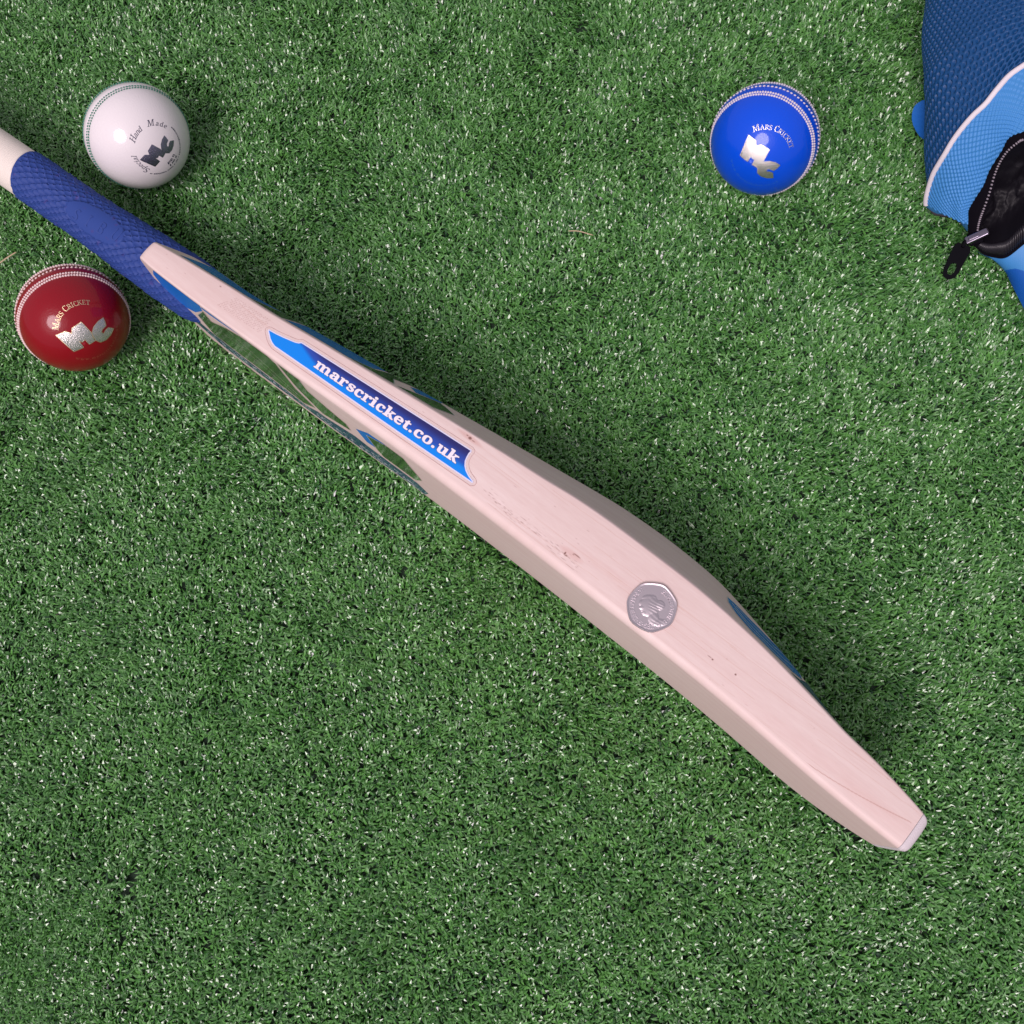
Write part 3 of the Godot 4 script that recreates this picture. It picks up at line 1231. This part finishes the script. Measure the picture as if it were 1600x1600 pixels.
func lump(t: Tris, c: Vector3, a: Vector3, b: Vector3, n: Vector3, la: float, lb: float, h: float) -> void:
	var ring := []
	for k in 8:
		var g := TAU * k / 8.0
		ring.append([c + a * la * cos(g) + b * lb * sin(g) - n * 0.12, (a * cos(g) + b * sin(g) + n * 0.25).normalized(), c + a * la * 0.62 * cos(g) + b * lb * 0.62 * sin(g) + n * h * 0.78, (a * cos(g) * 0.6 + b * sin(g) * 0.8 + n).normalized()])
	var top := c + n * h
	for k in 8:
		var p: Array = ring[k]
		var q: Array = ring[(k + 1) % 8]
		t.tri(p[0], q[0], q[2], p[1], q[1], q[3])
		t.tri(p[0], q[2], p[2], p[1], q[3], p[3])
		t.tri(p[2], q[2], top, p[3], q[3], n)


func mark_poly(src: Array, k: float) -> PackedVector2Array:
	# the emblem's outline, turned so that +y is the top of the print, in mm
	var ca := cos(deg_to_rad(-39.0))
	var sa := sin(deg_to_rad(-39.0))
	var p := PackedVector2Array()
	for q in src:
		var x: float = (q[0] - 768.0) / 25.6
		var y: float = -(q[1] - 594.0) / 25.6
		p.append(Vector2(x * ca - y * sa, x * sa + y * ca) * k)
	return p


func greeked(t: Tris, r: float, a0: float, a1: float, h: float, f: Callable, s: int) -> void:
	# a line of lettering too small to read in the photograph: short strokes of uneven width
	rng.seed = s
	var a := a0
	var dirn := signf(a1 - a0)
	while (a1 - a) * dirn > 0.0:
		var w := rng.randf_range(0.35, 1.0)
		var gap := 0.35 if rng.randf() < 0.8 else 1.3
		var step := rad_to_deg(w / r) * dirn
		var lo := r - h * 0.5
		var hi := r + h * (0.5 if rng.randf() < 0.7 else 0.8)
		var q := []
		for c in [[a, lo], [a + step, lo], [a + step * 0.8, hi], [a - step * 0.15, hi]]:
			q.append(Vector2(cos(deg_to_rad(c[0])), sin(deg_to_rad(c[0]))) * c[1])
		put_tri(t, [q[0], q[1], q[2]], f, 0.12, false, Rect2(0, 0, 1, 1))
		put_tri(t, [q[0], q[2], q[3]], f, 0.12, false, Rect2(0, 0, 1, 1))
		a += step + rad_to_deg(gap / r) * dirn


func foil(c: Color, rough: float) -> StandardMaterial3D:
	var m := mat(c, rough, 1.0)
	m.normal_enabled = true
	m.normal_texture = bumps(0.045, 77, 5.0)
	m.uv1_scale = Vector3(14, 14, 1)
	return m


func print_marks(o: Node3D, body: Node3D, f: Callable, k: float) -> void:
	var colour := str(o.get_meta("label")).get_slice(" ", 0)
	var silver := foil(Color(0.80, 0.77, 0.74), 0.24)
	var gold := foil(Color(0.86, 0.68, 0.42), 0.3)
	var ink := mat(Color(0.03, 0.03, 0.07), 0.4)
	for src in [MARK_M, MARK_C]:
		var pp := mark_poly(src, k)
		var t := Tris.new()
		drape(t, pp, f, 0.10, 2.0)
		var e := part("emblem", t.mesh(), foil(Color(0.34, 0.32, 0.44), 0.22) if colour == "white" else silver, body)
		if colour != "white":
			t = Tris.new()
			ribbon(t, pp, true, 0.45, f, 0.15)
			part("emblem_outline", t.mesh(), gold if colour == "red" else silver, e)
	var t2 := Tris.new()
	if colour == "white":
		arc_text(t2, "Special", serif_plain, 4.4, 15.3, 192.0, 138.0, false, f, 0.12, 0.32, 1.3)
		arc_text(t2, "Hand", serif_plain, 4.4, 15.3, 106.0, 66.0, false, f, 0.12, 0.32, 1.3)
		arc_text(t2, "Made", serif_plain, 4.4, 15.3, 51.0, -2.0, false, f, 0.12, 0.32, 1.3)
		part("lettering", t2.mesh(), ink, body)
		t2 = Tris.new()
		greeked(t2, 19.0, 196.0, 346.0, 0.9, f, 3)
		greeked(t2, 13.4, 246.0, 279.0, 1.5, f, 4)
		greeked(t2, 16.2, 248.0, 277.0, 1.4, f, 6)
		part("small_print", t2.mesh(), ink, body, true)
		return
	arc_text(t2, "MARS CRICKET", serif_plain, 4.3, 17.2, 141.0, 39.0, false, f, 0.12, 0.0, 1.25)
	part("lettering", t2.mesh(), gold if colour == "red" else silver, body)
	t2 = Tris.new()
	arc_text(t2, "www.marscricket.co.uk", serif_plain, 2.9, 22.8, 212.0, 326.0, true, f, 0.12)
	part("small_print", t2.mesh(), mat(Color(0.30, 0.10, 0.05), 0.5) if colour == "red" else mat(Color(0.03, 0.14, 0.55), 0.5), body)


func build_balls() -> void:
	# rows: [angle from the pole, pitch, width, slant, fill]
	ball("red leather cricket ball with white stitching beside the blue grip", Vector3(-345.84, 0, -306.65), Vector3(0.5027, 0.4504, 0.7379), Vector3(0.6018, 0.5781, 0.5511), Vector3(-0.3694, 0.8132, -0.4497), Color(0.25, 0.002, 0.010), Color(0.80, 0.62, 0.60),
		[[78.6, 1.75, 1.9, 0.35, 1.0], [82.6, 1.75, 1.9, -0.35, 1.0], [93.5, 2.6, 0.95, 0.3, 0.8], [105.0, 1.75, 1.5, -0.35, 1.0], [109.0, 1.75, 1.5, 0.35, 1.0]], 1.0, 0.34)
	ball("white leather cricket ball with green stitching near the top left", Vector3(-314.67, 0, -447.25), Vector3(0.5749, 0.4355, 0.6927), Vector3(0.6544, 0.4333, 0.6197), Vector3(-0.5477, 0.8367, -0.0066), Color(0.80, 0.752, 0.765), Color(0.05, 0.20, 0.14),
		[[78.6, 1.9, 0.8, 0.25, 0.86], [82.6, 1.9, 0.8, -0.25, 0.86], [98.5, 1.9, 0.8, 0.25, 0.86], [102.5, 1.9, 0.8, -0.25, 0.86]], 0.75, 0.36)
	ball("blue leather cricket ball with white stitching, alone on the upper right turf", Vector3(125.67, 0, -421.61), Vector3(-0.3765, 0.4994, 0.7803), Vector3(-0.1666, 0.6075, 0.7767), Vector3(0.3928, 0.7634, -0.5128), Color(0.0005, 0.075, 0.70), Color(0.66, 0.60, 0.66),
		[[73.0, 1.7, 1.9, 0.35, 1.0], [77.0, 1.7, 1.9, -0.35, 1.0], [87.6, 2.6, 1.0, 0.3, 0.8], [103.5, 1.7, 1.7, -0.35, 1.0], [107.5, 1.7, 1.7, 0.35, 1.0]], 0.9, 0.36)


# ==================================================================== bag
const PIPING := [[241.3, 5.0, -380.9], [237.7, 8.0, -382.2], [235.9, 12.0, -383.3], [234.7, 18.0, -385.0], [234.2, 26.0, -387.8], [234.2, 36.0, -390.6], [235.5, 45.0, -392.7], [236.9, 52.0, -394.6], [239.5, 60.0, -398.5], [243.2, 68.0, -402.3], [247.9, 75.0, -406.1], [253.6, 81.0, -409.7], [259.4, 86.0, -416.0], [266.5, 89.0, -423.2], [274.6, 92.0, -427.8], [289.8, 95.0, -436.5], [313.5, 97.0, -450.1], [345.6, 98.0, -465.9]]
const TAPE := [[262.0, 11.0, -352.0], [259.3, 17.0, -358.0], [257.6, 24.0, -363.6], [256.5, 29.0, -366.8], [258.0, 36.0, -369.9], [260.9, 46.0, -374.3], [262.3, 54.0, -379.8], [266.1, 66.0, -386.0], [268.0, 74.0, -389.6], [274.7, 80.0, -389.6], [287.3, 86.0, -388.8], [310.0, 88.0, -390.0], [345.0, 85.0, -394.0]]
const TEETH := [[265.5, 13.0, -350.0], [263.5, 22.0, -356.0], [263.3, 28.0, -360.3], [263.6, 35.0, -363.7], [264.3, 45.0, -369.4], [265.3, 53.0, -376.9], [266.2, 61.0, -381.1], [268.4, 69.0, -383.9], [272.7, 76.0, -385.5], [274.5, 78.0, -385.4], [287.8, 84.0, -386.1], [310.0, 86.0, -387.0], [345.0, 83.0, -391.0]]
const LOW_OUT := [[261.0, 12.0, -352.5], [264.3, 13.0, -348.0], [268.7, 13.0, -342.6], [274.2, 15.0, -338.7], [280.4, 20.0, -335.7], [289.1, 28.0, -340.5], [303.2, 36.0, -350.1], [345.0, 50.0, -366.0]]
const LOW_IN := [[266.0, 16.0, -352.5], [267.7, 16.0, -350.5], [270.9, 19.0, -347.7], [274.9, 24.0, -345.2], [278.7, 30.0, -344.4], [285.5, 40.0, -349.5], [298.4, 50.0, -358.0], [340.0, 60.0, -372.0]]
const LOW_EDGE := [[268.0, 4.0, -350.0], [273.3, 5.0, -345.8], [279.4, 5.0, -342.3], [284.9, 5.5, -332.5], [286.6, 5.5, -327.1], [292.7, 6.0, -307.4], [304.8, 6.0, -272.9], [330.0, 6.0, -230.0]]


func barrel(s: float, z: float) -> Vector3:
	# section of the bag's body at z; s from the ground on the left over the top
	var th := deg_to_rad(-58.0 + 168.0 * s)
	var xc := 305.4 - 0.128 * (z + 451.0)
	return Vector3(xc - 75.0 * cos(th), 48.0 + 52.0 * sin(th), z)


func build_bag() -> void:
	var bag := thing("sports_bag", "blue mesh sports bag with its black zip open, cut by the top right corner", "bag", Vector3(300.0, 0.0, -440.0))
	var o := Vector3(300.0, 0.0, -440.0)
	# mesh body: sections from the piping back to beyond the frame
	var nu := 330
	var nv := 380
	var body_at := func(i: int, j: int) -> Vector3:
		var s := 0.02 + 0.95 * j / (nv - 1.0)
		var t := i / (nu - 1.0)
		var p := line3(PIPING, s * 1.0)
		var m := barrel(s, -452.0 - 6.0 * s)
		var q := barrel(s, -590.0)
		if t < 0.22:
			var k := t / 0.22
			return p.lerp(m, k)
		return m.lerp(q, (t - 0.22) / 0.78)
	var dims := func(i: int, j: int) -> float:
		# staggered round dimples of the spacer mesh
		var a := j * 0.526
		var b := (i / (nu - 1.0) * 195.0)
		var pa := 5.3
		var pb := 4.5
		var row := roundf(b / pb)
		var sh := pa * 0.5 if posmod(int(row), 2) == 1 else 0.0
		var da := a - sh - roundf((a - sh) / pa) * pa
		var db := b - row * pb
		return smoothstep(1.75, 1.3, sqrt(da * da + db * db))
	part("mesh_panel", grid(nu, nv, func(i: int, j: int) -> Vector3:
		var p: Vector3 = body_at.call(i, j)
		var mid := Vector3(305.4 - 0.128 * (p.z + 451.0), 45.0, p.z)
		var nrm := (p - mid).normalized()
		var wr := 0.9 * sin(p.z * 0.09 + p.y * 0.05) + 0.5 * sin(p.y * 0.16 - p.z * 0.04)
		return p + nrm * (wr - 2.0 * float(dims.call(i, j))) - o, false, false, Vector3(-0.6, 0.8, 0.1)), mat(Color(0.004, 0.060, 0.195), 0.5, 0.0, 0.45), bag)

	# piping: a ribbed white cord along the seam
	var pts := PackedVector3Array()
	for i in 150:
		pts.append(line3(PIPING, 0.10 + 0.90 * i / 149.0) - o)
	var pn := pts.size()
	part("piping", grid(pn * 3, 12, func(i: int, j: int) -> Vector3:
		var x := i / 3.0
		var k := mini(int(x), pn - 2)
		var p := pts[k].lerp(pts[k + 1], x - k)
		var d := (pts[mini(k + 1, pn - 1)] - pts[maxi(k - 1, 0)]).normalized()
		var s := d.cross(Vector3(0, 0, 1)).normalized()
		var u := s.cross(d)
		var g := TAU * j / 12.0
		var r := 1.75 + 0.09 * sin(i * 2.1)
		return p + (s * cos(g) + u * sin(g)) * r, false, true, true), mat(Color(0.74, 0.68, 0.72), 0.75), bag)

	# light blue woven end panel between piping and zip
	var cloth := mat(Color(0.05, 0.245, 0.58), 0.55)
	var eu := 300
	var ev := 190
	var panel_at := func(i: int, j: int) -> Vector3:
		var s := i / (eu - 1.0)
		var k := j / (ev - 1.0)
		var a := line3(PIPING, 0.11 + 0.84 * s)
		var b := line3(TAPE, 0.13 + 0.80 * s)
		var bulge := sin(k * PI) * (3.2 - 1.5 * s)
		var fold := 1.1 * sin(k * 9.0 + s * 3.0) * smoothstep(0.25, 0.9, k) * smoothstep(0.75, 0.2, s) + 0.9 * exp(-pow((k - 0.78) / 0.12, 2.0)) * sin(s * 14.0)
		return a.lerp(b, k) + Vector3(-0.25, 0.45, 0.85) * (bulge + fold)
	var thread_w := func(i: int, j: int) -> float:
		return 0.5 + 0.5 * cos(i * TAU / 9.4) * cos(j * TAU / 21.0)
	part("end_panel", grid(eu, ev, func(i: int, j: int) -> Vector3:
		return panel_at.call(i, j) + Vector3(-0.25, 0.45, 0.85) * 1.0 * float(thread_w.call(i, j)) - o, false, false, Vector3(-0.2, 0.6, 0.7)), cloth, bag)
	# dark binding along the bottom of the end panel
	var hem := PackedVector3Array()
	for q in [[238.0, 5.0, -384.5], [243.0, 6.0, -378.5], [249.0, 6.5, -376.4], [254.0, 7.5, -375.4], [258.0, 10.0, -369.5], [261.0, 11.0, -363.0]]:
		hem.append(Vector3(q[0], q[1], q[2]) - o)
	part("hem_binding", tube(hem, 1.3, 8), mat(Color(0.03, 0.025, 0.035), 0.8), bag)
	# side of the panel below, down to the hem
	part("end_panel", grid(40, 12, func(i: int, j: int) -> Vector3:
		var s := i / 39.0
		var a := line3([[237.5, 13.0, -382.5], [243.5, 18.0, -377.0], [250.0, 20.0, -374.0], [256.5, 22.0, -368.0], [259.0, 18.0, -359.5]], s)
		var b := line3([[238.0, 5.0, -384.5], [243.0, 6.0, -378.5], [249.0, 6.5, -376.4], [256.0, 9.0, -371.5], [261.0, 11.0, -361.0]], s)
		return a.lerp(b, j / 11.0) + Vector3(-0.2, 0.2, 0.9) * sin(j / 11.0 * PI) * 1.2 - o, false, false, Vector3(-0.2, 0.5, 0.8)), cloth, bag)

	# zip: black tape and teeth on both sides, slider and pull
	var black := mat(Color(0.006, 0.005, 0.008), 0.9, 0.0, 0.12)
	var tape_n := 90
	var tape := part("zip_tape", grid(tape_n, 7, func(i: int, j: int) -> Vector3:
		var s := i / (tape_n - 1.0)
		var a := line3(TAPE, s)
		var b := line3(TEETH, s)
		var k := j / 6.0 * 1.28
		return a.lerp(b, k) + Vector3(-0.2, 0.5, 0.8) * (0.6 + 0.8 * sin(minf(k, 1.0) * PI)) - o, false, false, Vector3(-0.2, 0.5, 0.8)), black, bag)
	var t := Tris.new()
	var tooth := mat(Color(0.24, 0.21, 0.24), 0.28)
	for i in 56:
		var s := 0.05 + 0.95 * i / 56.0
		var p := line3(TEETH, s) + Vector3(-0.2, 0.5, 0.8) * 0.9 - o
		var d := (line3(TEETH, minf(s + 0.01, 1.0)) - line3(TEETH, s - 0.01)).normalized()
		var nn := Vector3(-0.2, 0.55, 0.8).normalized()
		lump(t, p, d, nn.cross(d).normalized(), nn, 0.62, 0.85, 0.9)
	part("zip_teeth", t.mesh(), tooth, tape, true)
	var tape2 := part("zip_tape", grid(60, 9, func(i: int, j: int) -> Vector3:
		var s := i / 59.0
		var a := line3(LOW_OUT, s)
		var b := line3(LOW_IN, s)
		var k := j / 8.0
		return a.lerp(b, k) + Vector3(-0.1, 0.5, 0.5) * 1.6 * sin(k * PI) - o, false, false, Vector3(-0.1, 0.8, 0.4)), black, bag)
	var coil := mat(Color(0.018, 0.016, 0.022), 0.3)
	t = Tris.new()
	for i in 54:
		var s := 0.16 + 0.84 * i / 54.0
		var a := line3(LOW_OUT, s)
		var b := line3(LOW_IN, s)
		var d := (line3(LOW_OUT, minf(s + 0.01, 1.0)) - line3(LOW_OUT, s - 0.01)).normalized()
		var acr := (b - a).normalized()
		var nn := d.cross(acr).normalized()
		if nn.y < 0.0:
			nn = -nn
		lump(t, a.lerp(b, 0.58) + Vector3(-0.1, 0.5, 0.5) * 1.75 - o, acr, nn.cross(acr).normalized(), nn, (b - a).length() * 0.44, 0.5, 1.1)
	part("zip_teeth", t.mesh(), coil, tape2, true)

	# black lining seen through the opening
	var crumple := FastNoiseLite.new()
	crumple.seed = 8
	crumple.frequency = 0.055
	part("lining", grid(70, 50, func(i: int, j: int) -> Vector3:
		var s := i / 69.0
		var a := line3(TEETH, 0.06 + 0.94 * s)
		var b := line3(LOW_IN, 0.06 + 0.94 * s)
		var k := j / 49.0
		var p := a.lerp(b, k)
		var sag := sin(k * PI)
		p += Vector3(0.25, -0.85, -0.45) * sag * (5.0 + 24.0 * s)
		p += Vector3(0.3, 0.8, 0.3) * crumple.get_noise_3d(p.x, p.y, p.z) * 6.0 * sag
		return p - o, false, false, Vector3(-0.2, 0.8, 0.4)), mat(Color(0.006, 0.005, 0.008), 0.5, 0.0, 0.3), bag)

	# lower part of the end, below the zip
	part("lower_panel", grid(120, 60, func(i: int, j: int) -> Vector3:
		var s := i / 119.0
		var a := line3(LOW_OUT, 0.18 + 0.82 * s)
		var b := line3(LOW_EDGE, 0.16 + 0.84 * s)
		var k := j / 59.0
		var w := (0.5 + 0.5 * cos(i * TAU / 2.5)) * (0.5 + 0.5 * cos(j * TAU / 2.5))
		return a.lerp(b, k) + Vector3(-0.2, 0.6, 0.4) * (sin(k * PI) * 1.6 + 0.2 * w) - o, false, false, Vector3(-0.3, 0.8, 0.4), null, func(i: int, j: int) -> Color:
		var s := i / 119.0
		var k := j / 59.0
		var edge := 0.98 - 0.55 * smoothstep(0.22, 0.60, s)
		if k > edge:
			return Color(0.006, 0.10, 0.44)
		return Color(0.05, 0.245, 0.58)), vmat(0.55, 0.5), bag)
	part("lower_side", grid(40, 6, func(i: int, j: int) -> Vector3:
		var b := line3(LOW_EDGE, i / 39.0)
		return b + Vector3(4.0 * j / 5.0, -6.5 * j / 5.0, -2.0 * j / 5.0) - o, false, false, Vector3(-0.8, 0.0, 0.6)), mat(Color(0.006, 0.09, 0.40), 0.6), bag)

	var chrome := mat(Color(0.27, 0.24, 0.30), 0.3, 1.0)
	var slider := part("zip_slider", rounded_bar(Vector3(256.0, 18.0, -349.4) - o, Vector3(268.6, 26.5, -352.2) - o, 2.6, 1.6), chrome, bag)
	part("slider_bridge", rounded_bar(Vector3(257.5, 20.4, -349.6) - o, Vector3(263.2, 23.8, -350.9) - o, 1.1, 0.9), chrome, slider)
	part("slider_body", rounded_bar(Vector3(259.5, 15.0, -352.0) - o, Vector3(267.5, 18.5, -353.0) - o, 4.4, 1.8), black, slider)
	# pull: a black moulded tab with an eyelet, lying over the grass
	var black2 := mat(Color(0.006, 0.006, 0.008), 0.85, 0.0, 0.12)
	var tab := poly([[0.0, -3.4], [3.0, -4.4], [9.0, -4.3], [18.0, -4.0], [22.0, -3.2], [23.8, -1.4], [24.0, 0.0], [23.8, 1.4], [22.0, 3.2], [18.0, 4.0], [9.0, 4.3], [3.0, 4.4], [0.0, 3.4]])
	var c := CSGPolygon3D.new()
	c.name = "pull_tab"
	c.polygon = scaled(tab, 0.001, 1.25)
	c.mode = CSGPolygon3D.MODE_DEPTH
	c.depth = 0.0022
	c.material_override = black2
	var cut := CSGPolygon3D.new()
	cut.name = "eyelet"
	cut.operation = CSGShape3D.OPERATION_SUBTRACTION
	cut.polygon = scaled(poly([[13.0, -1.0], [15.0, -1.9], [19.0, -1.9], [21.0, -0.8], [21.0, 0.8], [19.0, 1.9], [15.0, 1.9], [13.0, 1.0]]), 0.001, 1.2)
	cut.depth = 0.01
	cut.position = Vector3(0, 0, 0.003)
	c.add_child(cut)
	var ax := (Vector3(247.6, 3.4, -332.0) - Vector3(256.3, 15.5, -349.4)).normalized()
	var sd := ax.cross(Vector3.UP).normalized()
	c.transform = Transform3D(Basis(ax, sd, ax.cross(sd)), (Vector3(256.3, 15.2, -349.0) - o) * MM)
	bag.add_child(c, true)
	var ring := PackedVector3Array()
	for i in 20:
		var g := TAU * i / 20.0
		ring.append(Vector3(256.0, 16.4, -349.2) - o + ax * cos(g) * 2.6 + ax.cross(sd) * sin(g) * 2.4)
	part("pull_ring", tube(ring, 1.15, 10, 1.0, true), black2, slider)

	# a loop of blue webbing that sticks out below the mesh
	part("webbing_loop", grid(26, 8, func(i: int, j: int) -> Vector3:
		var s := i / 25.0
		var a := line3([[240.5, 15.0, -462.0], [235.5, 13.5, -459.0], [233.4, 11.5, -453.0], [234.0, 10.0, -446.0], [237.5, 9.0, -438.0], [241.0, 9.0, -434.5]], s)
		return a + Vector3(10.0 * j / 7.0, -1.5 * j / 7.0 + 0.15 * sin(i * 2.4), 0.0) - o, false, false, Vector3.UP), mat(Color(0.012, 0.15, 0.56), 0.6), bag)


func scaled(p: PackedVector2Array, k: float, wide: float) -> PackedVector2Array:
	var q := PackedVector2Array()
	for a in p:
		q.append(Vector2(a.x, a.y * wide) * k)
	return q


func rounded_bar(a: Vector3, b: Vector3, w: float, h: float) -> ArrayMesh:
	# a bar with rounded long edges from a to b
	var d := (b - a).normalized()
	var s := d.cross(Vector3.UP).normalized()
	var u := s.cross(d)
	var n := 6
	return grid(n, 16, func(i: int, j: int) -> Vector3:
		var g := TAU * j / 16.0
		var x := signf(cos(g)) * pow(absf(cos(g)), 0.45) * w
		var y := signf(sin(g)) * pow(absf(sin(g)), 0.45) * h
		var k: float = [0.05, 0.8, 1.0, 1.0, 0.8, 0.05][i]
		var along: float = [0.0, 0.0, 0.08, 0.92, 1.0, 1.0][i]
		return a.lerp(b, along) + (s * x + u * y) * k, false, true, true)


# ==================================================================== litter
func build_litter() -> void:
	var straw := mat(Color(0.52, 0.40, 0.26), 0.7)
	var list := [
		["dry straw stalk on the turf at the left border above the red ball", [[-428.0, 1.6, -369.0], [-421.0, 2.2, -374.0], [-414.5, 2.0, -378.5]], 0.55],
		["short brown twig on the open turf right of the white ball", [[-9.0, 1.5, -378.5], [-1.0, 2.3, -377.5], [9.5, 1.7, -374.0]], 0.4],
	]
	for q in list:
		var ctr: Array = q[1][1]
		var base := Vector3(ctr[0], 0.0, ctr[2])
		var s := thing("straw_stalk", q[0], "straw", base)
		var pth := PackedVector3Array()
		for i in 9:
			pth.append(line3(q[1], i / 8.0) - base)
		part("stalk", tube(pth, q[2], 7, 0.7), straw, s)
	# crumbs of soil and infill caught in the pile
	rng.seed = 303
	var t := Tris.new()
	for i in 150:
		var z := rng.randf_range(-600.0, 140.0)
		var c := Vector3(rng.randf_range(left_of(z) + 80.0, right_of(z) - 60.0), rng.randf_range(-2.2, 0.6), z)
		var a := Vector3(rng.randfn(), rng.randfn() * 0.5, rng.randfn()).normalized()
		var b := a.cross(Vector3(rng.randfn(), 2.0, rng.randfn()).normalized()).normalized()
		lump(t, c, a, b, b.cross(a) if b.cross(a).y > 0.0 else a.cross(b), rng.randf_range(0.4, 1.3), rng.randf_range(0.3, 0.8), 0.6)
	var crumbs := MeshInstance3D.new()
	crumbs.name = "soil_crumbs"
	crumbs.mesh = t.mesh()
	crumbs.material_override = mat(Color(0.035, 0.028, 0.024), 0.8)
	crumbs.set_meta("kind", "stuff")
	crumbs.set_meta("label", "tiny dark crumbs of soil scattered in the turf")
	crumbs.set_meta("category", "soil crumbs")
	add_child(crumbs)
	var l := thing("lint_fleck", "white fleck of lint on the dark blue mesh of the bag", "lint", Vector3(239.8, 52.5, -472.3))
	var pth2 := PackedVector3Array()
	for q in [[-0.8, 3.0, -2.2], [-0.2, 3.4, 0.0], [0.9, 3.0, 2.0]]:
		pth2.append(Vector3(q[0], q[1], q[2]))
	part("fibre", tube(pth2, 0.75, 8), mat(Color(0.75, 0.72, 0.68), 0.8), l)
